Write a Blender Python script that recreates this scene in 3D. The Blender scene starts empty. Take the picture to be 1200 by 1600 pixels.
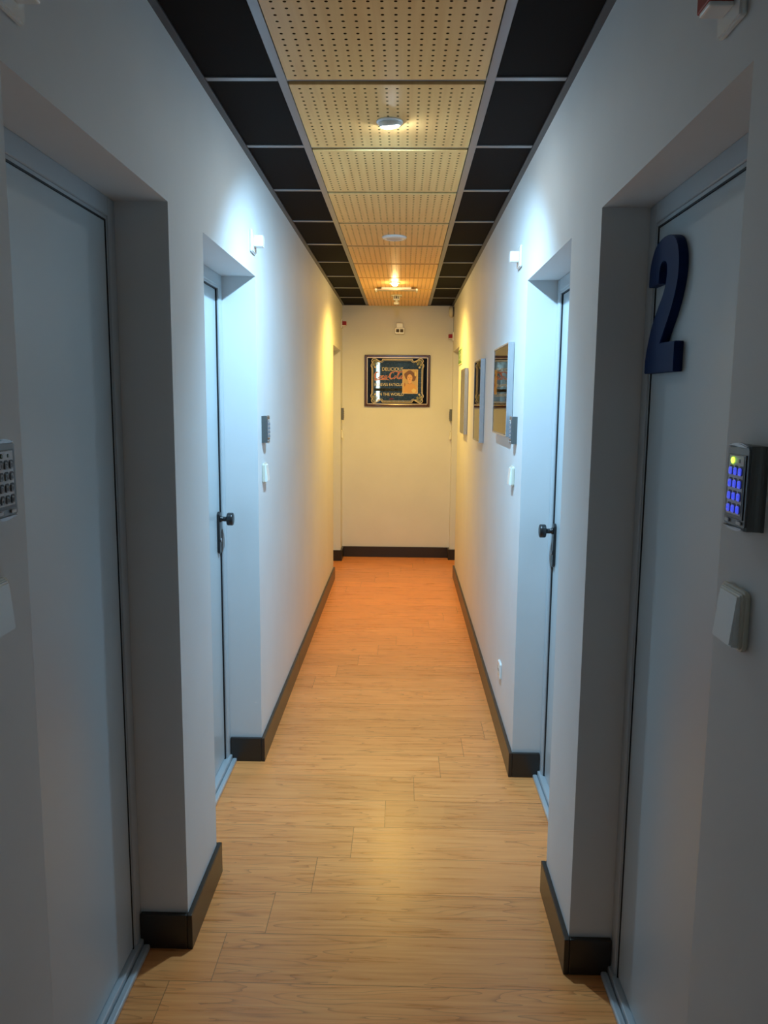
import bpy, bmesh, math, random
from mathutils import Vector, Matrix
random.seed(7)
C = bpy.context.scene.collection
PI = math.pi

# ------------------------------------------------------------------ camera
F_PX, PITCH, YAW, ROLL, CAM_H = 1228.494, 0.141006, -0.0232577, 0.0087139, 1.55056
fwd = Vector((math.sin(YAW)*math.cos(PITCH), math.cos(YAW)*math.cos(PITCH), -math.sin(PITCH)))
rt = Vector((math.cos(YAW), -math.sin(YAW), 0)); up = rt.cross(fwd)
cam_r = rt*math.cos(ROLL) + up*math.sin(ROLL)
cam_u = up*math.cos(ROLL) - rt*math.sin(ROLL)
cd = bpy.data.cameras.new('camera'); cam = bpy.data.objects.new('camera', cd); C.objects.link(cam)
cd.sensor_fit = 'HORIZONTAL'; cd.sensor_width = 36.0; cd.lens = F_PX/1200*36.0
cd.clip_start = 0.02
M = Matrix.Identity(4)
for i in range(3):
    M[i][0] = cam_r[i]; M[i][1] = cam_u[i]; M[i][2] = -fwd[i]
M[2][3] = CAM_H
cam.matrix_world = M
bpy.context.scene.camera = cam

# ------------------------------------------------------------------ look
sc = bpy.context.scene
sc.view_settings.view_transform = 'Standard'; sc.view_settings.look = 'None'
sc.view_settings.gamma = 1.0; sc.view_settings.use_curve_mapping = False
sc.view_settings.exposure = 1.7
w = bpy.data.worlds.new('world'); sc.world = w; w.use_nodes = True
w.node_tree.nodes['Background'].inputs[0].default_value = (0.5, 0.65, 0.8, 1)
w.node_tree.nodes['Background'].inputs[1].default_value = 0.05

COOL = (0.40, 0.76, 1.08)
WARM = (1.0, 0.635, 0.115)
COOL_W, WARM_W, FILL_W = 46.0, 26.0, 1.8

# ------------------------------------------------------------------ sizes (metres)
XL, XR, H, YEND, YBACK = -0.595, 0.470, 2.4525, 7.729, -1.6
DL, DR = 0.135, 0.115            # depth of the door recesses, left and right
REC_L = [(1.215, 2.040, 2.038), (2.385, 3.215, 2.035), (6.712, 7.510, 2.010)]
REC_R = [(1.155, 1.977, 2.012), (2.320, 3.116, 2.010), (6.853, 7.625, 2.013)]
BBH, BBT = 0.105, 0.015

# ------------------------------------------------------------------ helpers
def node_mat(name, base=(.8, .8, .8), rough=.5, metal=0.0, spec=.5, emit=None, es=0.0, coat=0.0):
    m = bpy.data.materials.new(name); m.use_nodes = True
    b = m.node_tree.nodes['Principled BSDF']
    b.inputs['Base Color'].default_value = (*base, 1)
    b.inputs['Roughness'].default_value = rough
    b.inputs['Metallic'].default_value = metal
    b.inputs['Specular IOR Level'].default_value = spec
    b.inputs['Coat Weight'].default_value = coat
    if emit:
        b.inputs['Emission Color'].default_value = (*emit, 1)
        b.inputs['Emission Strength'].default_value = es
    return m
def nodes(m):
    return m.node_tree.nodes, m.node_tree.links, m.node_tree.nodes['Principled BSDF']
def mathn(nt, op, a, b=None, c=None):
    n = nt.nodes.new('ShaderNodeMath'); n.operation = op
    for i, v in enumerate((a, b, c)):
        if v is None: continue
        if isinstance(v, (int, float)): n.inputs[i].default_value = v
        else: nt.links.new(v, n.inputs[i])
    return n.outputs[0]
def noise_bump(m, scale, strength, dist=.001, col=None, rough=None):
    N, L, b = nodes(m)
    g = N.new('ShaderNodeNewGeometry')
    t = N.new('ShaderNodeTexNoise'); t.inputs['Scale'].default_value = scale; t.inputs['Detail'].default_value = 4
    L.new(g.outputs['Position'], t.inputs['Vector'])
    bp = N.new('ShaderNodeBump'); bp.inputs['Strength'].default_value = strength; bp.inputs['Distance'].default_value = dist
    L.new(t.outputs['Fac'], bp.inputs['Height']); L.new(bp.outputs['Normal'], b.inputs['Normal'])
    if col:
        t2 = N.new('ShaderNodeTexNoise'); t2.inputs['Scale'].default_value = 3.0; t2.inputs['Detail'].default_value = 5
        L.new(g.outputs['Position'], t2.inputs['Vector'])
        r = N.new('ShaderNodeValToRGB'); r.color_ramp.elements[0].position = .3; r.color_ramp.elements[1].position = .7
        r.color_ramp.elements[0].color = (*col[0], 1); r.color_ramp.elements[1].color = (*col[1], 1)
        L.new(t2.outputs['Fac'], r.inputs['Fac']); L.new(r.outputs['Color'], b.inputs['Base Color'])
    return m

def bx(bm, x0, x1, y0, y1, z0, z1, mi=0, bev=0.0, seg=2):
    t = bmesh.new()
    bmesh.ops.create_cube(t, size=1.0)
    for v in t.verts:
        v.co = Vector(((x0+x1)/2 + v.co.x*(x1-x0), (y0+y1)/2 + v.co.y*(y1-y0), (z0+z1)/2 + v.co.z*(z1-z0)))
    if bev > 0:
        bmesh.ops.bevel(t, geom=list(t.edges), offset=bev, segments=seg, affect='EDGES', profile=.5)
    merge(bm, t, mi)
def merge(bm, t, mi=0):
    vm = {v: bm.verts.new(v.co) for v in t.verts}
    for f in t.faces:
        try:
            nf = bm.faces.new([vm[v] for v in f.verts]); nf.material_index = mi; nf.smooth = f.smooth
        except ValueError: pass
    t.free()
def prism(bm, pts, axis_fn, d0, d1, mi=0, bev=0.0):
    """polygon pts (u,v) extruded from d0 to d1; axis_fn(u,v,d)->xyz"""
    t = bmesh.new()
    a = [t.verts.new(axis_fn(u, v, d0)) for u, v in pts]
    b = [t.verts.new(axis_fn(u, v, d1)) for u, v in pts]
    n = len(pts)
    t.faces.new(a); t.faces.new(b[::-1])
    for i in range(n): t.faces.new((a[i], b[i], b[(i+1) % n], a[(i+1) % n]))
    bmesh.ops.recalc_face_normals(t, faces=t.faces)
    if bev > 0:
        ed = [e for e in t.edges if (e.verts[0] in a) == (e.verts[1] in a)]
        bmesh.ops.bevel(t, geom=ed, offset=bev, segments=2, affect='EDGES')
    merge(bm, t, mi)
def rrect(w_, h_, r, n=5, cx=0, cz=0):
    p = []
    for sx, sz, a0 in ((1, 1, 0), (-1, 1, 90), (-1, -1, 180), (1, -1, 270)):
        for k in range(n+1):
            a = math.radians(a0 + 90*k/n)
            p.append((cx + sx*(w_/2-r) + r*math.cos(a), cz + sz*(h_/2-r) + r*math.sin(a)))
    return p
def XZ(u, v, d): return (u, d, v)
def lathe(bm, prof, cx=0, cy=0, axis='Z', n=40, mi=0, smooth=True, mat=None):
    t = bmesh.new(); rings = []
    for r, h in prof:
        ring = []
        for k in range(n):
            a = 2*PI*k/n
            if axis == 'Z': co = (cx + r*math.cos(a), cy + r*math.sin(a), h)
            elif axis == 'X': co = (h, cx + r*math.cos(a), cy + r*math.sin(a))
            else: co = (cx + r*math.cos(a), h, cy + r*math.sin(a))
            ring.append(t.verts.new(co))
        rings.append(ring)
    for a, b in zip(rings, rings[1:]):
        for k in range(n):
            f = t.faces.new((a[k], a[(k+1) % n], b[(k+1) % n], b[k])); f.smooth = smooth
    t.faces.new(rings[0]); t.faces.new(rings[-1][::-1])
    bmesh.ops.recalc_face_normals(t, faces=t.faces)
    if mat is not None: bmesh.ops.transform(t, matrix=mat, verts=t.verts)
    merge(bm, t, mi)
def ribbon(bm, pts, w_, mi=0, y=0.0, th=.0006):
    """flat stroke in XZ with per-point width"""
    t = bmesh.new(); n = len(pts); A = []
    for i, p in enumerate(pts):
        a = pts[max(i-1, 0)]; b = pts[min(i+1, n-1)]
        dx, dz = b[0]-a[0], b[1]-a[1]; l = math.hypot(dx, dz) or 1
        ww = (p[2] if len(p) > 2 else 1)*w_/2
        A.append([t.verts.new((p[0]-dz/l*ww, y-th, p[1]+dx/l*ww)), t.verts.new((p[0]+dz/l*ww, y-th, p[1]-dx/l*ww)),
                  t.verts.new((p[0]+dz/l*ww, y, p[1]-dx/l*ww)), t.verts.new((p[0]-dz/l*ww, y, p[1]+dx/l*ww))])
    for a, b in zip(A, A[1:]):
        for k in range(4): t.faces.new((a[k], a[(k+1) % 4], b[(k+1) % 4], b[k]))
    t.faces.new(A[0]); t.faces.new(A[-1][::-1])
    bmesh.ops.recalc_face_normals(t, faces=t.faces)
    merge(bm, t, mi)
def smooth_path(pts, k=6, closed=False):
    out = []; n = len(pts)
    rng = range(n if closed else n-1)
    for i in rng:
        P = [pts[(i+j) % n] if closed else pts[min(max(i+j, 0), n-1)] for j in (-1, 0, 1, 2)]
        for s in range(k):
            t = s/k; c = []
            for d in range(len(P[0])):
                p0, p1, p2, p3 = (q[d] for q in P)
                c.append(.5*((2*p1) + (-p0+p2)*t + (2*p0-5*p1+4*p2-p3)*t*t + (-p0+3*p1-3*p2+p3)*t**3))
            out.append(tuple(c))
    if not closed: out.append(tuple(pts[-1]))
    return out
def text_into(bm, s, size, cx, cz, y, mi=0, th=.0004, width=None, shear=0.0, rot=0.0, height=None):
    cu = bpy.data.curves.new('lettering', 'FONT'); cu.body = s; cu.size = size; cu.align_x = 'CENTER'; cu.align_y = 'CENTER'
    cu.extrude = th/2; cu.shear = shear; cu.resolution_u = 3
    o = bpy.data.objects.new('lettering', cu); C.objects.link(o)
    dg = bpy.context.evaluated_depsgraph_get(); dg.update()
    me = bpy.data.meshes.new_from_object(o.evaluated_get(dg))
    bpy.data.objects.remove(o); bpy.data.curves.remove(cu)
    xs = [v.co.x for v in me.vertices]; ys = [v.co.y for v in me.vertices]
    wd = max(xs)-min(xs); hd = max(ys)-min(ys); mx = (max(xs)+min(xs))/2; my = (max(ys)+min(ys))/2
    sx = width/wd if width else 1.0
    sy = height/hd if height else (sx if width else 1.0)
    t = bmesh.new(); t.from_mesh(me); bpy.data.meshes.remove(me)
    cr, sr = math.cos(rot), math.sin(rot)
    for v in t.verts:
        x = (v.co.x-mx)*sx; z = (v.co.y-my)*sy
        v.co = Vector((cx + x*cr - z*sr, y - v.co.z, cz + x*sr + z*cr))
    merge(bm, t, mi)
def obj(name, bm, mats, parent=None):
    me = bpy.data.meshes.new(name); bmesh.ops.recalc_face_normals(bm, faces=[f for f in bm.faces]) if False else None
    bm.to_mesh(me); bm.free()
    for m in (mats if isinstance(mats, (list, tuple)) else [mats]): me.materials.append(m)
    o = bpy.data.objects.new(name, me); C.objects.link(o)
    if parent: o.parent = parent
    return o
def struct(name, bm, mats):
    o = obj(name, bm, mats); o['kind'] = 'structure'; return o
def tag(o, label, cat, group=None):
    o['label'] = label; o['category'] = cat
    if group: o['group'] = group
    return o
def thing(name, loc, rz=0.0):
    o = bpy.data.objects.new(name, None); C.objects.link(o); o.location = loc; o.rotation_euler = (0, 0, rz)
    o.empty_display_size = .05
    return o
def copy_tree(o, parent=None):
    c = o.copy(); C.objects.link(c); c.parent = parent
    for ch in [x for x in list(C.objects) if x.parent is o]: copy_tree(ch, c)
    return c
ROT = {'L': PI/2, 'R': -PI/2, 'E': 0.0}       # objects are modelled facing -Y: local X to the viewer's right
def on_wall(side, y, z): return {'L': (XL, y, z), 'R': (XR, y, z)}[side]

# ------------------------------------------------------------------ materials
M_wall = noise_bump(node_mat('painted_plaster', (.74, .75, .75), .62, spec=.3), 260, .12, .0006, ((.75, .765, .77), (.79, .805, .81)))
M_door = noise_bump(node_mat('grey_door_laminate', (.52, .58, .61), .30, spec=.5), 700, .05, .0003)
M_alu = node_mat('grey_lacquered_frame', (.50, .54, .57), .35, spec=.5)
M_sill = node_mat('aluminium_sill', (.60, .63, .65), .28, metal=.35)
M_gasket = node_mat('black_gasket', (.006, .006, .009), .6)
M_bb = noise_bump(node_mat('dark_skirting', (.026, .021, .017), .32, spec=.5), 60, .05)
M_gold = node_mat('gold_edging', (.75, .55, .25), .28, metal=.7)
M_rail = node_mat('grey_ceiling_rail', (.26, .27, .29), .38, metal=.35)
M_angle = node_mat('dark_wall_angle', (.075, .078, .085), .4, metal=.2)
M_blacktile = noise_bump(node_mat('black_ceiling_tile', (.0035, .0037, .0048), .8, spec=.12), 500, .3, .0006)
M_void = node_mat('dark_plenum', (.02, .02, .02), .9)
M_whiteplas = node_mat('white_plastic', (.88, .90, .88), .22)
M_ivory = node_mat('ivory_plastic', (.72, .69, .58), .25)
M_red = node_mat('red_plastic', (.30, .008, .012), .42, spec=.3)
M_blackmetal = node_mat('black_lacquered_metal', (.012, .013, .015), .32, spec=.6)
M_blue = node_mat('blue_plastic', (.003, .017, .085), .5, spec=.12)
M_bulb_cool = node_mat('lit_lens', (1, 1, 1), .3, emit=(.80, .93, 1.0), es=110.0)
M_bulb_warm = node_mat('lit_warm_bulb', (1, 1, 1), .3, emit=(1.0, .66, .26), es=110.0)
M_bulb_off = node_mat('frosted_lens', (.62, .64, .66), .25)
M_kpbody = node_mat('grey_metal_casing', (.15, .155, .15), .42, metal=.5)
M_kptrim = node_mat('brushed_silver_trim', (.36, .37, .39), .32, metal=.6)
M_kpframe = node_mat('grey_front_frame', (.17, .175, .18), .4, metal=.4)
M_kpblack = node_mat('black_window', (.008, .008, .012), .3)
M_kpface = node_mat('silver_key_face', (.62, .63, .66), .4)
M_key_well = node_mat('key_shadow_gap', (.02, .022, .04), .5)
M_key_blue = node_mat('backlit_blue_key', (.24, .26, .55), .4, emit=(.06, .09, .80), es=.22)
M_key_grey = node_mat('grey_key', (.30, .31, .33), .4)
M_digit = node_mat('key_digit', (.03, .05, .45), .5, emit=(.02, .05, .8), es=.35)
M_digit_d = node_mat('key_digit_unlit', (.08, .08, .09), .5)
M_led = node_mat('green_led', (.4, .9, .05), .3, emit=(.50, 1.0, .02), es=3.0)
M_led_off = node_mat('led_off', (.10, .14, .10), .3)
M_silver = node_mat('silver_picture_frame', (.55, .57, .60), .25, metal=.7)
M_silver_edge = node_mat('grey_frame_lip', (.25, .24, .23), .4, metal=.4)
M_mat = node_mat('cream_mount_board', (.72, .62, .46), .5)

def tile_wood():
    m = node_mat('perforated_maple', (.66, .46, .25), .42)
    N, L, b = nodes(m); nt = m.node_tree
    tc = N.new('ShaderNodeTexCoord')
    sp = N.new('ShaderNodeSeparateXYZ'); L.new(tc.outputs['Object'], sp.inputs[0])
    P = .0316
    def cell(o):
        a = mathn(nt, 'ADD', o, .5*P + 10*P)
        a = mathn(nt, 'MODULO', a, P)
        return mathn(nt, 'SUBTRACT', a, .5*P)
    cx, cy = cell(sp.outputs[0]), cell(sp.outputs[1])
    r = mathn(nt, 'SQRT', mathn(nt, 'ADD', mathn(nt, 'MULTIPLY', cx, cx), mathn(nt, 'MULTIPLY', cy, cy)))
    hole = mathn(nt, 'LESS_THAN', r, .0042)
    lim = 8.5*P
    inx = mathn(nt, 'LESS_THAN', mathn(nt, 'ABSOLUTE', sp.outputs[0]), lim)
    iny = mathn(nt, 'LESS_THAN', mathn(nt, 'ABSOLUTE', sp.outputs[1]), lim)
    hole = mathn(nt, 'MULTIPLY', hole, mathn(nt, 'MULTIPLY', inx, iny))
    g = N.new('ShaderNodeNewGeometry')
    mp = N.new('ShaderNodeMapping'); mp.inputs['Scale'].default_value = (26, 1.6, 1)
    L.new(g.outputs['Position'], mp.inputs[0])
    no = N.new('ShaderNodeTexNoise'); no.inputs['Scale'].default_value = 2.0; no.inputs['Detail'].default_value = 6
    L.new(mp.outputs[0], no.inputs['Vector'])
    rp = N.new('ShaderNodeValToRGB'); rp.color_ramp.elements[0].position = .3; rp.color_ramp.elements[1].position = .72
    rp.color_ramp.elements[0].color = (.86, .51, .19, 1); rp.color_ramp.elements[1].color = (.94, .61, .245, 1)
    L.new(no.outputs['Fac'], rp.inputs['Fac'])
    mx = N.new('ShaderNodeMix'); mx.data_type = 'RGBA'
    L.new(hole, mx.inputs[0]); L.new(rp.outputs[0], mx.inputs[6]); mx.inputs[7].default_value = (.028, .011, .002, 1)
    L.new(mx.outputs[2], b.inputs['Base Color'])
    L.new(mathn(nt, 'MULTIPLY_ADD', hole, -.5, .5), b.inputs['Specular IOR Level'])
    return m
M_tilewood = tile_wood()

def floor_wood():
    m = node_mat('laminate_planks', (.5, .28, .12), .33, spec=.5)
    N, L, b = nodes(m); nt = m.node_tree
    g = N.new('ShaderNodeNewGeometry'); sp = N.new('ShaderNodeSeparateXYZ'); L.new(g.outputs['Position'], sp.inputs[0])
    X, Y = sp.outputs[0], sp.outputs[1]
    W_, LN = .197, 1.21
    yr = mathn(nt, 'DIVIDE', mathn(nt, 'SUBTRACT', Y, 2.297), W_)
    k = mathn(nt, 'FLOOR', yr); fy = mathn(nt, 'FRACT', yr)
    xs = mathn(nt, 'SUBTRACT', mathn(nt, 'SUBTRACT', X, -.275), mathn(nt, 'MULTIPLY', k, .112))
    xr = mathn(nt, 'DIVIDE', xs, LN); kx = mathn(nt, 'FLOOR', xr); fx = mathn(nt, 'FRACT', xr)
    # seams
    dy = mathn(nt, 'MULTIPLY', mathn(nt, 'MINIMUM', fy, mathn(nt, 'SUBTRACT', 1.0, fy)), W_)
    dx = mathn(nt, 'MULTIPLY', mathn(nt, 'MINIMUM', fx, mathn(nt, 'SUBTRACT', 1.0, fx)), LN)
    seam = mathn(nt, 'LESS_THAN', mathn(nt, 'MINIMUM', dx, dy), .0011)
    # per plank random
    cmb = N.new('ShaderNodeCombineXYZ'); L.new(k, cmb.inputs[0]); L.new(kx, cmb.inputs[1])
    wn = N.new('ShaderNodeTexWhiteNoise'); wn.noise_dimensions = '2D'; L.new(cmb.outputs[0], wn.inputs['Vector'])
    # grain runs along X
    off = mathn(nt, 'MULTIPLY', wn.outputs['Value'], 37.0)
    c2 = N.new('ShaderNodeCombineXYZ'); L.new(X, c2.inputs[0]); L.new(Y, c2.inputs[1]); L.new(off, c2.inputs[2])
    mp = N.new('ShaderNodeMapping'); mp.inputs['Scale'].default_value = (1.9, 40, 1); L.new(c2.outputs[0], mp.inputs[0])
    n1 = N.new('ShaderNodeTexNoise'); n1.inputs['Scale'].default_value = 1.6; n1.inputs['Detail'].default_value = 7; n1.inputs['Roughness'].default_value = .62
    n1.inputs['Distortion'].default_value = .35; L.new(mp.outputs[0], n1.inputs['Vector'])
    mp2 = N.new('ShaderNodeMapping'); mp2.inputs['Scale'].default_value = (1.3, 12, 1); L.new(c2.outputs[0], mp2.inputs[0])
    n2 = N.new('ShaderNodeTexNoise'); n2.inputs['Scale'].default_value = 1.1; n2.inputs['Detail'].default_value = 2; L.new(mp2.outputs[0], n2.inputs['Vector'])
    # cathedral rings: contour lines of the smooth noise
    rings = mathn(nt, 'FRACT', mathn(nt, 'MULTIPLY', n2.outputs['Fac'], 13.0))
    line = mathn(nt, 'POWER', rings, 9.0)
    mpm = N.new('ShaderNodeTexNoise'); mpm.inputs['Scale'].default_value = 2.3; L.new(c2.outputs[0], mpm.inputs['Vector'])
    mask = mathn(nt, 'MULTIPLY', mathn(nt, 'GREATER_THAN', mpm.outputs['Fac'], .44), line)
    rp = N.new('ShaderNodeValToRGB'); e = rp.color_ramp.elements
    e[0].position = .28; e[0].color = (.66, .220, .060, 1); e[1].position = .66; e[1].color = (.96, .390, .125, 1)
    x = rp.color_ramp.elements.new(.45); x.color = (.87, .315, .092, 1)
    L.new(n1.outputs['Fac'], rp.inputs['Fac'])
    m1 = N.new('ShaderNodeMix'); m1.data_type = 'RGBA'; L.new(mathn(nt, 'MULTIPLY', mask, .65), m1.inputs[0])
    L.new(rp.outputs[0], m1.inputs[6]); m1.inputs[7].default_value = (.42, .125, .035, 1)
    hsv = N.new('ShaderNodeHueSaturation'); L.new(m1.outputs[2], hsv.inputs['Color'])
    L.new(mathn(nt, 'MULTIPLY_ADD', wn.outputs['Value'], .14, .93), hsv.inputs['Value'])
    m2 = N.new('ShaderNodeMix'); m2.data_type = 'RGBA'; L.new(mathn(nt, 'MULTIPLY', seam, .6), m2.inputs[0])
    L.new(hsv.outputs[0], m2.inputs[6]); m2.inputs[7].default_value = (.12, .055, .025, 1)
    L.new(m2.outputs[2], b.inputs['Base Color'])
    L.new(mathn(nt, 'MULTIPLY_ADD', n1.outputs['Fac'], .14, .22), b.inputs['Roughness'])
    bp = N.new('ShaderNodeBump'); bp.inputs['Strength'].default_value = .12; bp.inputs['Distance'].default_value = .0005
    L.new(n1.outputs['Fac'], bp.inputs['Height']); L.new(bp.outputs[0], b.inputs['Normal'])
    return m
M_floor = floor_wood()

# ------------------------------------------------------------------ shell
bm = bmesh.new(); bx(bm, XL-.35, XR+.35, YBACK-.1, YEND+.2, -.1, 0); struct('floor', bm, M_floor)

def side_wall(name, X, s, recs, depth):
    """s=-1 left wall, +1 right wall; boxes go outward from X"""
    bm = bmesh.new()
    def b(y0, y1, z0, z1, d0=0.0, d1=.35):
        a, c = X + s*d0, X + s*d1
        bx(bm, min(a, c), max(a, c), y0, y1, z0, z1)
    y = YBACK
    for (a, c, t) in recs:
        b(y, a, 0, H+.12); b(a, c, t, H+.12); b(a, c, 0, t, depth+.11, .35); y = c
    b(y, YEND, 0, H+.12)
    return struct(name, bm, M_wall)
side_wall('wall_left', XL, -1, REC_L, DL); side_wall('wall_right', XR, 1, REC_R, DR)
bm = bmesh.new(); bx(bm, XL-.35, XR+.35, YEND, YEND+.2, 0, H+.12); struct('wall_end', bm, M_wall)

# wall behind the camera, with the glazed grid the mirror catches
bm = bmesh.new()
WX0, WX1, WZ0, WZ1 = -.50, .40, 1.2, 2.35
bx(bm, XL, XR, YBACK-.1, YBACK, 0, WZ0); bx(bm, XL, XR, YBACK-.1, YBACK, WZ1, H+.12)
bx(bm, WX1, XR, YBACK-.1, YBACK, WZ0, WZ1); bx(bm, XL, -.583, YBACK-.1, YBACK, WZ0, WZ1); bx(bm, -.515, WX0, YBACK-.1, YBACK, WZ0, WZ1)
struct('wall_back', bm, M_wall)
bm = bmesh.new()
for i in range(10): bx(bm, WX0+i*.1-.007, WX0+i*.1+.007, YBACK-.06, YBACK-.02, WZ0, WZ1)
for i in range(12): bx(bm, WX0, WX1, YBACK-.06, YBACK-.02, WZ0+i*.1045-.007, WZ0+i*.1045+.007)
wg = struct('window_1', bm, node_mat('white_glazing_bars', (.8, .82, .8), .4, emit=(.8, .9, .85), es=.0))
bm = bmesh.new(); bx(bm, WX0, WX1, YBACK-.075, YBACK-.065, WZ0, WZ1)
obj('pane', bm, node_mat('dim_frosted_pane', (.05, .07, .07), .3, emit=(.35, .45, .45), es=.05), wg)
bm = bmesh.new(); bx(bm, -.583, -.515, YBACK-.06, YBACK-.05, WZ0, WZ1)
struct('window_2', bm, node_mat('daylit_sidelight', (.6, .7, .75), .4, emit=(.7, .9, 1.0), es=1.0))

# ------------------------------------------------------------------ skirting
def skirting(name, X, s, recs, depth, joints):
    """s=+1: board stands on the +X side of the plane X (left wall)"""
    bm = bmesh.new()
    y = YBACK; segs = []
    for (a, c, t) in recs:
        segs.append((y, a, False)); y = c
    segs.append((y, YEND, True))
    for i, (a, c, last) in enumerate(segs):
        a2 = a - (BBT if i > 0 else 0); c2 = c + (0 if last else BBT)
        pts = [a2] + [j for j in joints if a2 < j < c2] + [c2]
        for p, q_ in zip(pts, pts[1:]):
            bx(bm, min(X, X+s*BBT), max(X, X+s*BBT), p+(.0008 if p != a2 else 0), q_, 0, BBH, 0, .0025, 2)
        fd = depth - .002
        if i > 0: bx(bm, min(X, X-s*fd), max(X, X-s*fd), a-BBT, a, 0, BBH, 0, .0025, 2)
        if not last: bx(bm, min(X, X-s*fd), max(X, X-s*fd), c, c+BBT, 0, BBH, 0, .0025, 2)
    return struct(name, bm, M_bb)
skirting('baseboard_left', XL, 1, REC_L, DL, [4.335]); skirting('baseboard_right', XR, -1, REC_R, DR, [4.335])
bm = bmesh.new(); bx(bm, XL+BBT, XR-BBT, YEND-BBT, YEND, 0, BBH, 0, .0025, 2); struct('baseboard_end', bm, M_bb)

# ------------------------------------------------------------------ ceiling
Y0, PITCH_T = 2.3827, .6
RLX, RRX, RW = -.357, .237, .026
bm = bmesh.new(); bx(bm, XL-.3, XR+.3, YBACK, YEND, H+.06, H+.12)
ceil = struct('ceiling', bm, M_void)
def cpart(name, bm, m): return obj(name, bm, m, ceil)
for cx in (RLX, RRX):
    bm = bmesh.new(); bx(bm, cx-RW/2, cx+RW/2, YBACK, YEND, H, H+.035, 0, .0012, 1); cpart('main_rail', bm, M_rail)
for (a, c, y0, y1) in ((XL, XL+.020, YBACK, YEND), (XR-.020, XR, YBACK, YEND), (XL+.02, XR-.02, YEND-.020, YEND)):
    bm = bmesh.new(); bx(bm, a, c, y0, y1, H-.003, H+.002); cpart('wall_angle', bm, M_angle)
ys = [Y0 + PITCH_T*k for k in range(-6, 9)]
for y in ys:
    bm = bmesh.new()
    for (a, c) in ((XL+.02, RLX-RW/2), (RLX+RW/2, RRX-RW/2), (RRX+RW/2, XR-.02)):
        bx(bm, a, c, y-.012, y+.012, H+.0005, H+.03, 0, .0008, 1)
    cpart('cross_rail', bm, M_rail)
LAMPS = [(-.055, 2.70), (-.061, 4.52), (-.077, 6.215)]
edges = [YBACK] + ys + [YEND]
for a, c in zip(edges, edges[1:]):
    if c - a < .08: continue
    for (x0, x1) in ((XL+.002, RLX-.004), (RRX+.004, XR-.002)):
        bm = bmesh.new(); bx(bm, x0, x1, a+.002, c-.002, H+.004, H+.018)
        cpart('black_tile', bm, M_blacktile)
    cy = (a+c)/2 if (c-a) > .55 else (a + .3 if a > 5 else c - .3)
    bm = bmesh.new()
    x0, x1 = RLX+RW/2+.004, RRX-RW/2-.004
    bx(bm, x0+.06-.06, x1, a+.017-cy, c-.017-cy, -.007, .014, 0, .001, 1)
    for v in bm.verts: v.co.x -= (RLX+RRX)/2
    t = cpart('wood_tile', bm, M_tilewood); t.location = ((RLX+RRX)/2, cy, H)

# ------------------------------------------------------------------ doors
def build_door(n, side, rec, depth, step, latch):
    a, c, t = rec; s = -1 if side == 'L' else 1; X = (XL if side == 'L' else XR) + s*depth
    fw = .055; bead = .009
    def rg(d0, d1): return (min(X+s*d0, X+s*d1), max(X+s*d0, X+s*d1))
    bm = bmesh.new()
    x0, x1 = rg(0, .05)
    bx(bm, x0, x1, a, a+fw-bead, 0, t, 0, .002, 1); bx(bm, x0, x1, c-fw+bead, c, 0, t, 0, .002, 1)
    bx(bm, x0, x1, a+fw-bead, c-fw+bead, t-fw+bead, t, 0, .002, 1)
    x0, x1 = rg(.004 if step < .008 else .002, .05)
    bx(bm, x0, x1, a+fw-bead, a+fw, 0, t-fw+bead, 0, .001, 1); bx(bm, x0, x1, c-fw, c-fw+bead, 0, t-fw+bead, 0, .001, 1)
    bx(bm, x0, x1, a+fw, c-fw, t-fw, t-fw+bead, 0, .001, 1)
    d = struct('door_%d' % n, bm, M_alu)
    # black seal in the rebate
    bm = bmesh.new(); x0, x1 = rg(step*.6, .06)
    bx(bm, x0, x1, a+fw, a+fw+.004, .03, t-fw); bx(bm, x0, x1, c-fw-.004, c-fw, .03, t-fw); bx(bm, x0, x1, a+fw, c-fw, t-fw-.004, t-fw)
    obj('seal', bm, M_gasket, d)
    bm = bmesh.new(); x0, x1 = rg(step, step+.04)
    bx(bm, x0, x1, a+fw+.004, c-fw-.004, .034, t-fw-.004, 0, .001, 1)
    leaf = obj('door_leaf', bm, M_door, d)
    # sill: an inner ledge and an outer rounded bar
    bm = bmesh.new()
    x0, x1 = rg(-.010, .045); bx(bm, x0, x1, a, c, 0, .030, 0, .003, 2)
    x0, x1 = rg(-.030, -.011); bx(bm, x0, x1, a+.016, c-.016, 0, .017, 0, .006, 4)
    obj('sill', bm, M_sill, d)
    if latch:
        y, z = latch
        h = obj('door_handle', _plate(X+s*step, s, y), M_blackmetal, d)
        h.location = (0, 0, z-1.015)
        bm = bmesh.new()
        p = X+s*step - s*.012
        k = lambda v: p - s*v
        lathe(bm, [(.013, k(-.001)), (.013, k(.004)), (.0095, k(.006)), (.0095, k(.024)), (.013, k(.026)), (.024, k(.028)), (.026, k(.031)), (.026, k(.048)), (.024, k(.051)), (.014, k(.053))], y, z+.056, 'X', 36)
        obj('knob', bm, M_blackmetal, h).location = (0, 0, -(z-1.015))
        bm = bmesh.new()
        lathe(bm, [(.0085, k(-.001)), (.0085, k(.003)), (.006, k(.0035))], y, z-.030, 'X', 20)
        obj('keyhole', bm, M_kptrim, h).location = (0, 0, -(z-1.015))
    return d
def _plate(xf, s, y):
    bm = bmesh.new()
    pts = rrect(.034, .172, .0165, 6)
    prism(bm, pts, lambda u, v, dd: (dd, y+u, 1.015+v), xf, xf - s*.011, 0, .0025)
    return bm
build_door(1, 'L', REC_L[0], DL, .005, None)
build_door(2, 'R', REC_R[0], DR, .006, None)
build_door(3, 'L', REC_L[1], DL, .014, (3.121, 1.015))
build_door(4, 'R', REC_R[1], DR, .012, (3.026, .998))
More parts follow.
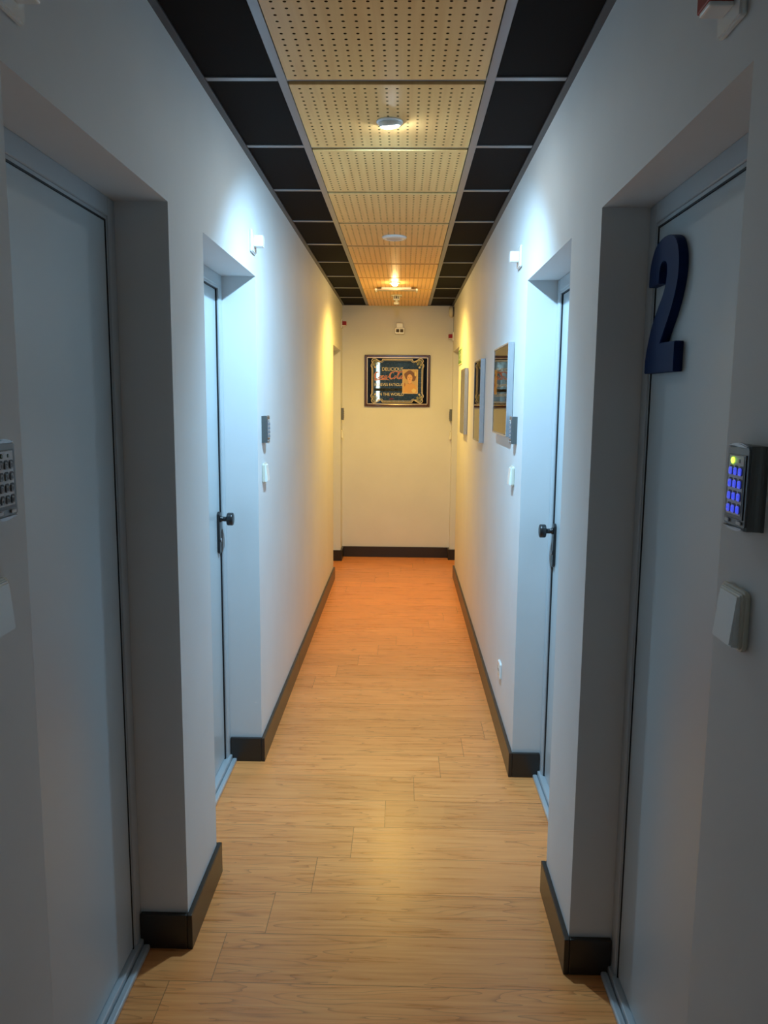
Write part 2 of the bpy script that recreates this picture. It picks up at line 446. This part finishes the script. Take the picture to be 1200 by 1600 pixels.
build_door(5, 'L', REC_L[2], DL, .012, None)
build_door(6, 'R', REC_R[2], DR, .012, None)

# ------------------------------------------------------------------ the numeral on the right-hand door
out = [(.000, .001), (.201, .000), (.201, .064), (.104, .066)]
outer = smooth_path([(.104, .066), (.128, .092), (.160, .125), (.186, .163), (.201, .205), (.196, .247), (.172, .279), (.134, .293), (.085, .296), (.042, .286), (.014, .262), (.002, .232), (.000, .199)], 5)
inner = smooth_path([(.074, .198), (.074, .222), (.083, .238), (.102, .243), (.119, .235), (.125, .216), (.120, .194), (.104, .170), (.072, .142), (.036, .105), (.010, .060), (.000, .030)], 5)
pts = out[:3] + outer + inner
bm = bmesh.new()
XD = XR + DR + .006
prism(bm, pts, lambda u, v, d: (d, 1.911-u, 1.617+v), XD, XD-.020, 0, .0015)
tag(obj('door_number', bm, M_blue), 'large thick blue plastic numeral 2 fixed on the grey door at the right', 'number')

# ------------------------------------------------------------------ keypads
def build_keypad(lit):
    r = thing('keypad', (0, 0, 0))
    bm = bmesh.new()
    # casing: cross-section across the width with bulged sides
    W2 = .0405
    sec = [(-W2, 0), (-W2, -.004)] + [(-W2+.0055*math.sin(k*PI/10), -.004-.016*(1-math.cos(k*PI/10))) for k in range(1, 6)]
    sec += [(-.029, -.0215), (.029, -.0215)] + [(-u, v) for u, v in reversed(sec)]
    prism(bm, sec, lambda u, v, d: (u, v, d), -.056, .056, 0, .0)
    obj('casing', bm, M_kpbody, r)
    bm = bmesh.new(); bx(bm, -.030, .030, -.0215, -.0155, -.052, .052, 0, 0)
    arc = [(-.030+.060*k/10, .0545+.0045*math.sin(PI*k/10)) for k in range(11)]
    prism(bm, arc + [(.030, .0530), (-.030, .0530)], XZ, -.017, -.0245, 0, .0015)
    prism(bm, [(u, -v) for u, v in arc] + [(.030, -.0530), (-.030, -.0530)], XZ, -.017, -.0245, 0, .0015)
    prism(bm, rrect(.066, .104, .003), XZ, -.0205, -.0226, 1, .0)
    obj('trim', bm, [M_kptrim, M_kpframe], r)
    bm = bmesh.new(); bx(bm, -.0280, .0280, -.0240, -.022, -.0425, .0435, 0, .0005, 1)
    obj('display_window', bm, M_kpblack, r)
    bm = bmesh.new(); bx(bm, -.0222, .0236, -.0246, -.0235, -.0375, .0415, 0, .0004, 1)
    bx(bm, .008, .012, -.0252, -.0245, .0325, .0375, 1)
    bx(bm, -.025, -.013, -.0250, -.0235, -.0490, -.0445, 0); bx(bm, .012, .025, -.0250, -.0235, -.0490, -.0445, 0)
    obj('key_panel', bm, [M_kpface, M_led_off], r)
    bm = bmesh.new(); lathe(bm, [(.0036, -.0245), (.0036, -.0260), (.0024, -.0266)], -.0105, .0350, 'Y', 20)
    obj('status_light', bm, M_led if lit else M_led_off, r)
    names = ['1', '2', '3', '4', '5', '6', '7', '8', '9', '*', '0', '#']
    for i, ch in enumerate(names):
        cx = -.0137 + .0148*(i % 3); cz = .0215 - .0168*(i//3)
        bm = bmesh.new()
        prism(bm, rrect(.0118, .0130, .003, 3, cx+.0008, cz+.0006), XZ, -.0245, -.0249, 2)
        prism(bm, rrect(.0080, .0104, .0022, 3, cx-.0010, cz-.0006), XZ, -.0247, -.0268, 0, .0006)
        text_into(bm, ch, .0085, cx-.0010, cz-.0006, -.0270, 1, .0003)
        obj('key', bm, [M_key_blue, M_digit, M_key_well] if lit else [M_key_grey, M_digit_d, M_key_well], r)
    return r
kp_lit = build_keypad(True); kp = build_keypad(False)
def place(o, side, y, z, off=0.0):
    p = on_wall(side, y, z); o.location = p; o.rotation_euler = (0, 0, ROT[side]); return o
place(kp_lit, 'R', 1.060, 1.440)
tag(kp_lit, 'grey metal keypad with blue backlit keys and green light on the near right wall', 'keypad', 'access keypads beside the doors')
place(kp, 'L', 1.113, 1.432)
tag(kp, 'keypad with unlit grey keys cut by the left edge of the photo', 'keypad', 'access keypads beside the doors')
for side, y, z, lab in (('L', 3.348, 1.425, 'silver keypad on the left wall beyond the second left door, above a switch'),
                        ('R', 3.306, 1.432, 'silver keypad on the right wall beside the nearest silver framed picture'),
                        ('L', 7.60, 1.418, 'small dark keypad at the far left corner beside the end wall'),
                        ('R', 7.672, 1.415, 'small dark keypad at the far right corner beside the end wall')):
    tag(place(copy_tree(kp), side, y, z), lab, 'keypad', 'access keypads beside the doors')

# ------------------------------------------------------------------ rocker switches
def build_switch():
    r = thing('light_switch', (0, 0, 0))
    bm = bmesh.new(); prism(bm, rrect(.080, .084, .010), XZ, 0, -.011, 0, .003); obj('switch_plate', bm, M_ivory, r)
    bm = bmesh.new()
    pr = [(-.0095, .037), (-.0150, .036), (-.0225, -.036), (-.0095, -.037)]
    t = bmesh.new(); n = len(pr)
    A = [t.verts.new((-.031, a, b)) for a, b in pr]; B = [t.verts.new((.031, a, b)) for a, b in pr]
    t.faces.new(A); t.faces.new(B[::-1])
    for i in range(n): t.faces.new((A[i], B[i], B[(i+1) % n], A[(i+1) % n]))
    bmesh.ops.recalc_face_normals(t, faces=t.faces)
    bmesh.ops.bevel(t, geom=[e for e in t.edges if all(v.co.y < -.0096 for v in e.verts)], offset=.0025, segments=3, affect='EDGES')
    merge(bm, t)
    obj('rocker', bm, M_whiteplas, r)
    return r
sw = build_switch()
G = 'white rocker switches beside the doors'
tag(place(sw, 'R', 1.078, 1.257), 'large white rocker switch below the blue lit keypad', 'switch', G)
for side, y, z, lab in (('L', 1.093, 1.245, 'white rocker switch cut by the left edge of the photo'),
                        ('L', 3.345, 1.240, 'white rocker switch on the left wall beyond the second left door'),
                        ('R', 3.340, 1.238, 'white rocker switch on the right wall below the framed picture and keypad'),
                        ('L', 7.60, 1.225, 'tiny pale switch at the far left corner by the end wall'),
                        ('R', 7.672, 1.220, 'tiny pale switch at the far right corner by the end wall')):
    tag(place(copy_tree(sw), side, y, z), lab, 'switch', G)

# socket low on the right wall
r = thing('wall_socket', (0, 0, 0))
bm = bmesh.new(); prism(bm, rrect(.080, .080, .010), XZ, 0, -.010, 0, .003); obj('socket_plate', bm, M_whiteplas, r)
bm = bmesh.new(); lathe(bm, [(.0245, -.0095), (.0245, -.0112), (.021, -.0114), (.0195, -.006)], 0, 0, 'Y', 32); obj('socket_cup', bm, M_ivory, r)
bm = bmesh.new()
for sx in (-.0095, .0095): lathe(bm, [(.003, -.009), (.003, -.0120)], sx, 0, 'Y', 12)
obj('pin_hole', bm, M_kpblack, r)
tag(place(r, 'R', 3.555, .307), 'small white power socket low on the right wall above the skirting', 'socket')

# ------------------------------------------------------------------ fire alarm indicators over the doors
def build_indicator(red, flip=1):
    r = thing('alarm_indicator', (0, 0, 0))
    bm = bmesh.new(); prism(bm, rrect(.084, .086, .006), XZ, 0, -.011, 0, .003); obj('mounting_plate', bm, M_whiteplas, r)
    bm = bmesh.new(); bx(bm, -.021, .021, -.046, -.0105, -.021, .021, 0, .003, 2)
    blk = obj('indicator_block', bm, M_whiteplas, r)
    if red:
        bm = bmesh.new(); bx(bm, -.0245, .0245, -.048, -.0115, -.015, .0225, 0, .002, 2)
        obj('red_lens', bm, M_red, blk)
    return r
Gi = 'alarm indicators above the doors'
i0 = build_indicator(False); i1 = build_indicator(True)
tag(place(i0, 'L', 3.150, 2.155), 'plain white alarm indicator above the second left door', 'alarm indicator', Gi)
tag(place(copy_tree(i0), 'R', 3.315, 2.130), 'plain white alarm indicator on the brightly lit right wall', 'alarm indicator', Gi)
tag(place(i1, 'R', 1.228, 2.126), 'red and white alarm indicator at the top right corner of the photo', 'alarm indicator', Gi)
tag(place(copy_tree(i0), 'L', 1.238, 2.153), 'pale alarm indicator cut by the top left corner of the photo', 'alarm indicator', Gi)
tag(place(copy_tree(i1), 'L', 7.58, 2.262), 'small red alarm indicator at the far left, above the end door', 'alarm indicator', Gi)
tag(place(copy_tree(i1), 'R', 7.675, 2.157), 'small red alarm indicator at the far right, below the round sounder', 'alarm indicator', Gi)

# round sounder high in the far right corner
r = thing('alarm_sounder', (0, 0, 0))
bm = bmesh.new(); lathe(bm, [(.046, 0), (.046, -.012), (.040, -.014)], 0, 0, 'Y', 36); obj('sounder_base', bm, M_kpbody, r)
bm = bmesh.new(); lathe(bm, [(.054, -.014), (.054, -.028), (.048, -.040), (.034, -.048), (.012, -.050)], 0, 0, 'Y', 36); obj('sounder_shell', bm, M_ivory, r)
bm = bmesh.new(); bx(bm, -.0015, .0015, -.003, 0, -.19, -.045); obj('cable', bm, M_kpbody, r)
tag(place(r, 'R', 7.665, 2.388), 'rounded ivory alarm sounder high in the far right corner', 'sounder')

# twin-lens unit on the end wall
r = thing('emergency_lamp', (-.044, YEND, 2.225))
bm = bmesh.new(); bx(bm, -.033, .033, -.030, 0, .012, .060, 0, .004, 2); obj('upper_casing', bm, M_ivory, r)
bm = bmesh.new(); bx(bm, -.045, .045, -.055, 0, -.045, .014, 0, .004, 2); obj('lower_casing', bm, M_ivory, r)
for sx in (-.019, .019):
    bm = bmesh.new(); bx(bm, sx-.015, sx+.015, -.0565, -.054, -.030, .0, 0, .001, 1)
    obj('lens', bm, node_mat('smoked_lens', (.09, .07, .045), .5, spec=.2), r)
tag(r, 'small white wall unit with two dark lenses above the framed mirror', 'emergency lamp')

# ------------------------------------------------------------------ ceiling lamps
def spot(name, loc, d, col, watts, ang, blend, rad, parent=None):
    l = bpy.data.lights.new(name, 'SPOT'); l.energy = watts; l.color = col; l.spot_size = math.radians(ang); l.spot_blend = blend
    l.shadow_soft_size = rad
    o = bpy.data.objects.new(name, l); C.objects.link(o)
    o.rotation_euler = Vector(d).to_track_quat('-Z', 'Y').to_euler(); o.location = loc
    if parent: o.parent = parent
    return o
HT = H - .007
# the lit cool spotlight, tilted down the corridor
x, y = LAMPS[0]
r = thing('ceiling_spotlight', (x, y, HT))
bm = bmesh.new(); lathe(bm, [(.0435, 0), (.0435, -.003), (.041, -.006), (.034, -.0065), (.034, 0)], 0, 0, 'Z', 48); obj('trim_ring', bm, M_whiteplas, r)
TILT = Matrix.Rotation(math.radians(14), 4, 'X') @ Matrix.Rotation(math.radians(-5), 4, 'Y')
bm = bmesh.new(); lathe(bm, [(.035, .004), (.036, -.008), (.034, -.014), (.031, -.0145), (.031, -.006)], 0, 0, 'Z', 48, mat=TILT); obj('lamp_body', bm, M_whiteplas, r)
bm = bmesh.new(); lathe(bm, [(.0305, -.010), (.0305, -.0146), (.025, -.0185), (.015, -.0212), (.005, -.0220)], 0, 0, 'Z', 48, mat=TILT); obj('lens', bm, M_bulb_cool, r)
spot('spotlight_beam', (0, .006, -.026), (-.03, .58, -1), COOL, COOL_W, 150, 1.0, .022, r)
tag(r, 'small white ceiling spotlight shining cool white, nearest of the ceiling lamps', 'ceiling lamp')
# the unlit one
x, y = LAMPS[1]
r = thing('ceiling_downlight', (x, y, HT))
bm = bmesh.new(); lathe(bm, [(.069, 0), (.069, -.004), (.064, -.010), (.050, -.013), (.044, -.008)], 0, 0, 'Z', 56); obj('trim_ring', bm, M_whiteplas, r)
bm = bmesh.new(); lathe(bm, [(.045, -.002), (.043, -.0095), (.034, -.012), (.015, -.0125)], 0, 0, 'Z', 48); obj('lens', bm, M_bulb_off, r)
tag(r, 'unlit round white ceiling downlight halfway along the corridor', 'ceiling lamp')
# the warm one
x, y = LAMPS[2]
r = thing('ceiling_bulb_lamp', (x, y, HT))
bm = bmesh.new(); lathe(bm, [(.042, 0), (.042, -.003), (.038, -.006), (.028, -.0065)], 0, 0, 'Z', 40); obj('trim_ring', bm, M_whiteplas, r)
bm = bmesh.new(); lathe(bm, [(.014, -.004), (.020, -.008), (.022, -.014), (.019, -.021), (.010, -.026)], 0, 0, 'Z', 32); obj('bulb', bm, M_bulb_warm, r)
spot('bulb_beam', (0, 0, -.045), (0, .15, -1), WARM, WARM_W, 162, .85, .02, r)
tag(r, 'brightly glowing warm yellow ceiling bulb at the far end', 'ceiling lamp')
# added fill lamp, unseen behind the camera, lifting near walls and back window
r = thing('ceiling_spotlight', (-.06, -.9, HT))
bm = bmesh.new(); lathe(bm, [(.0435, 0), (.0435, -.003), (.041, -.006), (.034, -.0065), (.034, 0)], 0, 0, 'Z', 32); obj('trim_ring', bm, M_whiteplas, r)
bm = bmesh.new(); lathe(bm, [(.033, .0), (.033, -.005), (.020, -.009)], 0, 0, 'Z', 32); obj('lens', bm, M_bulb_off, r)
spot('spotlight_beam', (0, 0, -.02), (0, -.35, -1), COOL, FILL_W, 165, 1.0, .03, r)
tag(r, 'dim added fill lamp, unseen in the stretch of corridor behind the viewpoint', 'ceiling lamp')

# flat emergency luminaire and smoke detector
r = thing('ceiling_luminaire', (-.067, 6.50, HT))
for sx in (-1, 1):
    bm = bmesh.new(); prism(bm, rrect(.016, .015, .005, 4, sx*.163, -.020), XZ, -.060, .060, 0, .002)
    obj('end_cap', bm, M_whiteplas, r)
bm = bmesh.new(); bx(bm, -.156, .156, -.055, .055, -.020, -.016, 0, .001, 1); bx(bm, -.156, .156, -.058, -.052, -.026, -.016, 0, .001, 1)
obj('diffuser', bm, node_mat('frosted_diffuser', (.34, .29, .22), .3), r)
bm = bmesh.new(); bx(bm, -.12, .12, -.03, .03, -.017, 0, 0, .002, 1); obj('backplate', bm, M_whiteplas, r)
tag(r, 'flat white rectangular ceiling luminaire just past the glowing warm bulb', 'ceiling luminaire')
r = thing('smoke_detector', (-.070, 6.93, HT))
bm = bmesh.new(); lathe(bm, [(.048, 0), (.048, -.008), (.045, -.011), (.028, -.011)], 0, 0, 'Z', 40); obj('detector_base', bm, M_whiteplas, r)
bm = bmesh.new(); lathe(bm, [(.020, -.010), (.020, -.036)], 0, 0, 'Z', 24, mi=1)
for k in range(10):
    a = 2*PI*k/10; cx, cy = .0255*math.cos(a), .0255*math.sin(a)
    bx(bm, cx-.003, cx+.003, cy-.003, cy+.003, -.036, -.010)
lathe(bm, [(.029, -.034), (.029, -.042), (.022, -.045)], 0, 0, 'Z', 32)
obj('sensor_cage', bm, [M_whiteplas, M_kpblack], r)
bm = bmesh.new(); lathe(bm, [(.012, -.044), (.012, -.058)], 0, 0, 'Z', 20)
lathe(bm, [(.018, -.057), (.024, -.062), (.024, -.076), (.018, -.080), (.008, -.080)], 0, 0, 'Z', 28)
obj('sensor_tip', bm, M_whiteplas, r)
tag(r, 'white slotted smoke detector hanging from the last wooden ceiling panels', 'smoke detector')

# ------------------------------------------------------------------ exit sign on the right wall
r = thing('exit_sign', (0, 0, 0))
bm = bmesh.new(); bx(bm, -.185, .185, -.006, 0, -.067, .067, 0, .001, 1)
obj('sign_plate', bm, node_mat('pale_luminous_plate', (.62, .72, .48), .4), r)
bm = bmesh.new(); yy = -.0061
bx(bm, -.172, -.004, yy-.0008, yy, -.056, .056, 0); bx(bm, .004, .172, yy-.0008, yy, -.056, .056, 0)
# arrow
ribbon(bm, [(-.090, .045), (-.090, -.035)], .018, 1, yy-.0008); prism(bm, [(-.125, -.010), (-.090, -.048), (-.055, -.010), (-.090, -.022)], XZ, yy-.0008, yy-.0016, 1)
# running figure and doorway
bx(bm, .125, .160, yy-.0016, yy-.0008, -.045, .045, 1)
lathe(bm, [(.008, yy-.0008), (.008, yy-.0016)], .070, .038, 'Y', 16, mi=1)
for p in ([(.066, .028), (.058, .0)], [(.058, .0), (.074, -.018), (.070, -.042)], [(.058, .0), (.048, -.022), (.028, -.028)], [(.066, .024), (.082, .010), (.094, .014)], [(.064, .026), (.046, .020), (.038, .006)]):
    ribbon(bm, p, .010, 1, yy-.0008)
obj('pictogram', bm, [node_mat('sign_green', (.08, .24, .05), .5), M_whiteplas], r)
tag(place(r, 'R', 6.640, 1.915), 'green exit sign flat on the right wall above the farthest framed picture', 'sign')

# ------------------------------------------------------------------ three framed pictures on the right wall
def build_picture(W_, Hh, scheme):
    r = thing('framed_picture', (0, 0, 0)); D = .028; f = .006
    bm = bmesh.new()
    for (a, b, c, d) in ((-W_/2, -W_/2+f, -Hh/2, Hh/2), (W_/2-f, W_/2, -Hh/2, Hh/2), (-W_/2+f, W_/2-f, -Hh/2, -Hh/2+f), (-W_/2+f, W_/2-f, Hh/2-f, Hh/2)):
        bx(bm, a, b, -D, -.002, c, d, 0, .0012, 1)
    fr = obj('frame', bm, M_silver, r)
    bm = bmesh.new()
    for (a, b, c, d) in ((-W_/2+f, -W_/2+f+.0025, -Hh/2+f, Hh/2-f), (W_/2-f-.0025, W_/2-f, -Hh/2+f, Hh/2-f), (-W_/2+f, W_/2-f, -Hh/2+f, -Hh/2+f+.0025), (-W_/2+f, W_/2-f, Hh/2-f-.0025, Hh/2-f)):
        bx(bm, a, b, -D+.0005, -.010, c, d)
    obj('frame_lip', bm, M_silver_edge, fr)
    bm = bmesh.new(); bx(bm, -W_/2+f, W_/2-f, -.021, -.002, -Hh/2+f, Hh/2-f); obj('mount_board', bm, M_mat, r)
    bm = bmesh.new()
    px0, px1, pz0, pz1 = scheme['print']
    y = -.0212
    bx(bm, px0, px1, y-.0006, y, pz0, pz1, 1)
    bx(bm, px0+.012, px1-.012, y-.0010, y-.0006, pz0+.012, pz1-.012, 0)
    rnd = random.Random(scheme['seed'])
    for k in range(5):
        w2 = rnd.uniform(.03, .07); h = rnd.uniform(.03, .06)
        prism(bm, rrect(2*w2, h, .012, 4, rnd.uniform(px0+.09, px1-.09), rnd.uniform(pz0+.06, pz1-.06)), XZ, y-.0010, y-.0012-.0002*k, 2)
    obj('print', bm, [M_tan, M_grey, M_pale], r)
    bm = bmesh.new(); bx(bm, -W_/2+f, W_/2-f, -.0262, -.0250, -Hh/2+f, Hh/2-f)
    obj('glass', bm, M_glass, r)
    return r
M_tan = node_mat('print_tan', (.56, .44, .30), .6); M_grey = node_mat('print_border', (.40, .34, .26), .6)
M_pale = node_mat('print_pale', (.64, .54, .40), .6)
M_glass = bpy.data.materials.new('picture_glass'); M_glass.use_nodes = True
N, L, _b = nodes(M_glass)
tr = N.new('ShaderNodeBsdfTransparent'); gl = N.new('ShaderNodeBsdfGlossy'); gl.inputs['Roughness'].default_value = .02
fr = N.new('ShaderNodeFresnel'); fr.inputs['IOR'].default_value = 1.45; mxs = N.new('ShaderNodeMixShader')
L.new(fr.outputs[0], mxs.inputs[0]); L.new(tr.outputs[0], mxs.inputs[1]); L.new(gl.outputs[0], mxs.inputs[2])
L.new(mxs.outputs[0], N['Material Output'].inputs['Surface'])
P1 = build_picture(.52, .402, dict(print=(-.200, .200, -.130, .145), sag=.014, seed=3))
tag(place(P1, 'R', 3.675, 1.600), 'silver framed picture with cream mount, nearest of the three on the right wall', 'picture', 'silver framed pictures on the right wall')
P2 = build_picture(.40, .485, dict(print=(-.145, .145, -.170, .185), sag=.006, seed=5))
tag(place(P2, 'R', 4.815, 1.552), 'silver framed picture hanging in the middle of the three on the right wall', 'picture', 'silver framed pictures on the right wall')
P3 = build_picture(.38, .482, dict(print=(-.135, .135, -.170, .185), sag=.006, seed=9))
tag(place(P3, 'R', 5.990, 1.548), 'silver framed picture farthest along the right wall, under the exit sign', 'picture', 'silver framed pictures on the right wall')

# ------------------------------------------------------------------ advertising mirror on the end wall
MX, MZ, MW, MH = -.0622, 1.7385, .634, .494
r = thing('advertising_mirror', (MX, YEND, MZ)); D = .026; f = .023
M_mahog = node_mat('red_brown_wood_frame', (.075, .026, .012), .22, coat=.5)
bm = bmesh.new()
for (a, b, c, d) in ((-MW/2, -MW/2+f, -MH/2, MH/2), (MW/2-f, MW/2, -MH/2, MH/2), (-MW/2+f, MW/2-f, -MH/2, -MH/2+f), (-MW/2+f, MW/2-f, MH/2-f, MH/2)):
    bx(bm, a, b, -D, -.002, c, d, 0, .006, 3)
fr = obj('frame', bm, M_mahog, r)
bm = bmesh.new(); g = .006
for (a, b, c, d) in ((-MW/2+f, -MW/2+f+g, -MH/2+f, MH/2-f), (MW/2-f-g, MW/2-f, -MH/2+f, MH/2-f), (-MW/2+f, MW/2-f, -MH/2+f, -MH/2+f+g), (-MW/2+f, MW/2-f, MH/2-f-g, MH/2-f)):
    bx(bm, a, b, -.018, -.004, c, d, 0, .001, 1)
obj('gold_lining', bm, node_mat('pale_gold_line', (.85, .66, .50), .3, metal=.5), fr)
bm = bmesh.new(); bx(bm, -MW/2+f, MW/2-f, -.010, -.002, -MH/2+f, MH/2-f)
obj('black_glass', bm, node_mat('black_back_painted_glass', (.004, .004, .006), .06), r)
# cartouche outline (right half mirrored): stepped bars with scrolled corners
hw, hh = .247, .212
q = smooth_path([(.145, .205), (.150, .190), (.168, .186), (.190, .198), (.215, .211), (.238, .208), (.249, .190), (.243, .170), (.252, .155), (.254, .138), (.247, .122), (.246, .06)], 5)
half = [(.0, .205)] + q
lower = [(u, -v) for u, v in reversed(half)]
right = half + lower[:]
full = right + [(-u, v) for u, v in reversed(right)]
cl = []
for p in full:
    if not cl or math.hypot(p[0]-cl[-1][0], p[1]-cl[-1][1]) > 1e-5: cl.append(p)
if math.hypot(cl[0][0]-cl[-1][0], cl[0][1]-cl[-1][1]) < 1e-5: cl.pop()
bm = bmesh.new(); prism(bm, cl, XZ, -.010, -.0106)
obj('mirror_glass', bm, node_mat('tinted_mirror', (.47, .46, .38), .018, metal=1.0), r)
bm = bmesh.new(); ribbon(bm, cl + [cl[0]], .0055, 0, -.0106)
ribbon(bm, [(u*.955, v*.94) for u, v in cl] + [(cl[0][0]*.955, cl[0][1]*.94)], .0035, 0, -.0106)
for sx in (-1, 1):
    for sz in (-1, 1):
        for (u, v, rr) in ((.215, .178, .020), (.198, .160, .012), (.228, .150, .013), (.214, .128, .010), (.185, .183, .007)):
            c_ = [(sx*(u+rr*(1-k/26)*math.cos(k*.5)), sz*(v+rr*(1-k/26)*math.sin(k*.5))) for k in range(22)]
            ribbon(bm, c_, .0042, 1 if rr > .011 else 0, -.0106)
obj('gold_scrollwork', bm, [node_mat('scroll_gold', (.80, .66, .40), .4), node_mat('scroll_olive', (.42, .38, .12), .4)], r)
# lettering
M_letgold = node_mat('gold_lettering', (.82, .70, .46), .4); M_letdark = node_mat('dark_lettering', (.006, .010, .016), .8, spec=.1)
yy = -.0106
for s_, cx_, cz_, w_, h_ in (('DELICIOUS', -.045, .112, .205, .034), ('RELIEVES FATIGUE', -.083, -.036, .275, .026), ('IN THE WORLD', -.058, -.128, .245, .028)):
    bm = bmesh.new(); text_into(bm, s_, .05, cx_, cz_, yy-.0004, 0, .0006, width=w_, height=h_)
    obj('gold_lettering', bm, M_letgold, r)
bm = bmesh.new(); text_into(bm, 'THE MOST REFRESHING DRINK', .05, -.085, -.085, yy-.0004, 0, .0006, width=.275, height=.026)
bx(bm, -.222, .052, yy-.0003, yy, -.098, -.072, 1)
obj('dark_lettering', bm, [node_mat('letter_edge_bronze', (.055, .06, .06), .7), M_letdark], r)
# the red script
def script():
    S = []
    S.append([(.16, .78, .4), (.13, .86, .9), (.08, .84, 1.3), (.035, .66, 1.6), (.025, .40, 1.7), (.06, .20, 1.4), (.11, .22, .8), (.16, .34, .5)])
    S.append([(.08, .20, .5), (.02, .12, 1.0), (.05, .05, 1.3), (.20, .10, 1.2), (.38, .14, 1.0), (.50, .06, .4)])
    def o_(x, w=.055, h=.30, z=.22):
        return [(x+w*.5+w*.5*math.cos(t*PI/6+1.2)+.03*(math.sin(t*PI/6+1.2)), z+h/2+h/2*math.sin(t*PI/6+1.2), 1.1 if 3 < t < 8 else .7) for t in range(13)]
    S.append(o_(.17)); S.append([(.325, .45, .9), (.30, .53, .8), (.27, .46, 1.1), (.25, .33, 1.3), (.265, .23, 1.0), (.30, .25, .6), (.335, .36, .4)])
    S.append(o_(.34)); S.append([(.425, .52, 1.0), (.40, .30, 1.2), (.415, .22, .9), (.45, .33, .4)])
    S.append([(.46, .38, 1.3), (.50, .40, 1.3)])
    S.append([(.64, .76, .5), (.63, .88, 1.0), (.57, .84, 1.3), (.525, .62, 1.7), (.52, .38, 1.7), (.55, .20, 1.4), (.60, .22, .9), (.65, .36, .5)])
    S.append([(.60, .86, .5), (.70, .97, 1.0), (.84, .90, 1.2), (.97, .98, .5)])
    S.append(o_(.66)); S.append([(.74, .30, .4), (.80, .60, .8), (.83, .82, 1.0), (.80, .84, 1.0), (.775, .55, 1.4), (.775, .28, 1.3), (.80, .21, .9), (.83, .32, .4)])
    S.append(o_(.85)); S.append([(.935, .52, 1.0), (.91, .30, 1.2), (.93, .22, 1.0), (.985, .36, .5)])
    return S
bm = bmesh.new(); sx0, sz0, sw_, sh_ = -.225, .002, .295, .092
for st in script():
    p = smooth_path([(sx0+a*sw_, sz0+b*sh_, c) for a, b, c in st], 4)
    ribbon(bm, p, .0085, 1, yy, .0006)
for st in script():
    p = smooth_path([(sx0+a*sw_, sz0+b*sh_, c) for a, b, c in st], 4)
    ribbon(bm, p, .0060, 0, yy-.0006, .0005)
obj('script_lettering', bm, [node_mat('red_script', (.55, .075, .03), .4), M_letgold], r)
bm = bmesh.new(); prism(bm, rrect(.036, .008, .003, 3, -.055, -.173), XZ, yy, yy-.0005); obj('red_mark', bm, M_red, r)
# portrait panel: a plain generic figure
px, pz = .125, -.005
bm = bmesh.new()
prism(bm, rrect(.150, .232, .008, 4, px, pz), XZ, yy, yy-.0010, 0)
prism(bm, rrect(.140, .222, .006, 4, px, pz), XZ, yy-.0010, yy-.0014, 1)
def blob(cx, cz, rx, rz, d0, mi, n=22, ph=0, wob=0.0):
    prism(bm, [(px+cx+rx*(1+wob*math.sin(5*a+ph))*math.cos(a), pz+cz+rz*(1+wob*math.cos(4*a+ph))*math.sin(a)) for a in [2*PI*k/n for k in range(n)]], XZ, yy-.0014-d0, yy-.0018-d0, mi)
blob(-.005, .058, .052, .046, 0, 2, wob=.08); blob(.030, .040, .026, .036, .0004, 2, wob=.1)
prism(bm, [(px+u, pz+v) for u, v in [(-.062, -.108), (-.058, -.055), (-.036, -.028), (-.014, -.018), (.020, -.018), (.046, -.030), (.062, -.060), (.064, -.108)]], XZ, yy-.0022, yy-.0026, 3)
blob(-.002, .004, .016, .030, .0012, 4); blob(-.004, .034, .026, .035, .0016, 4)
blob(-.014, .040, .004, .0028, .0020, 5); blob(.006, .040, .004, .0028, .0020, 5); blob(-.004, .017, .007, .0025, .0020, 6); blob(-.003, .027, .0025, .004, .0020, 6)
blob(.036, -.088, .022, .020, .0020, 7, wob=.12); blob(.050, .072, .010, .024, .0012, 7); blob(-.052, -.030, .006, .018, .0020, 6)
ribbon(bm, smooth_path([(px-.026, pz-.014), (px-.006, pz-.024), (px+.018, pz-.014)], 5), .003, 6, yy-.0036, .0005)
obj('portrait_panel', bm, [node_mat('portrait_border', (.80, .58, .34), .5), node_mat('portrait_ground', (.62, .42, .20), .5), node_mat('portrait_hair', (.20, .085, .05), .5),
    node_mat('portrait_dress', (.70, .38, .13), .5), node_mat('portrait_skin', (.80, .45, .22), .5), node_mat('portrait_eyes', (.10, .05, .03), .5),
    node_mat('portrait_line', (.42, .15, .05), .5), node_mat('portrait_flower', (.78, .60, .26), .5)], r)
tag(r, 'dark wood framed black advertising mirror with red script and a portrait, on the end wall', 'mirror')
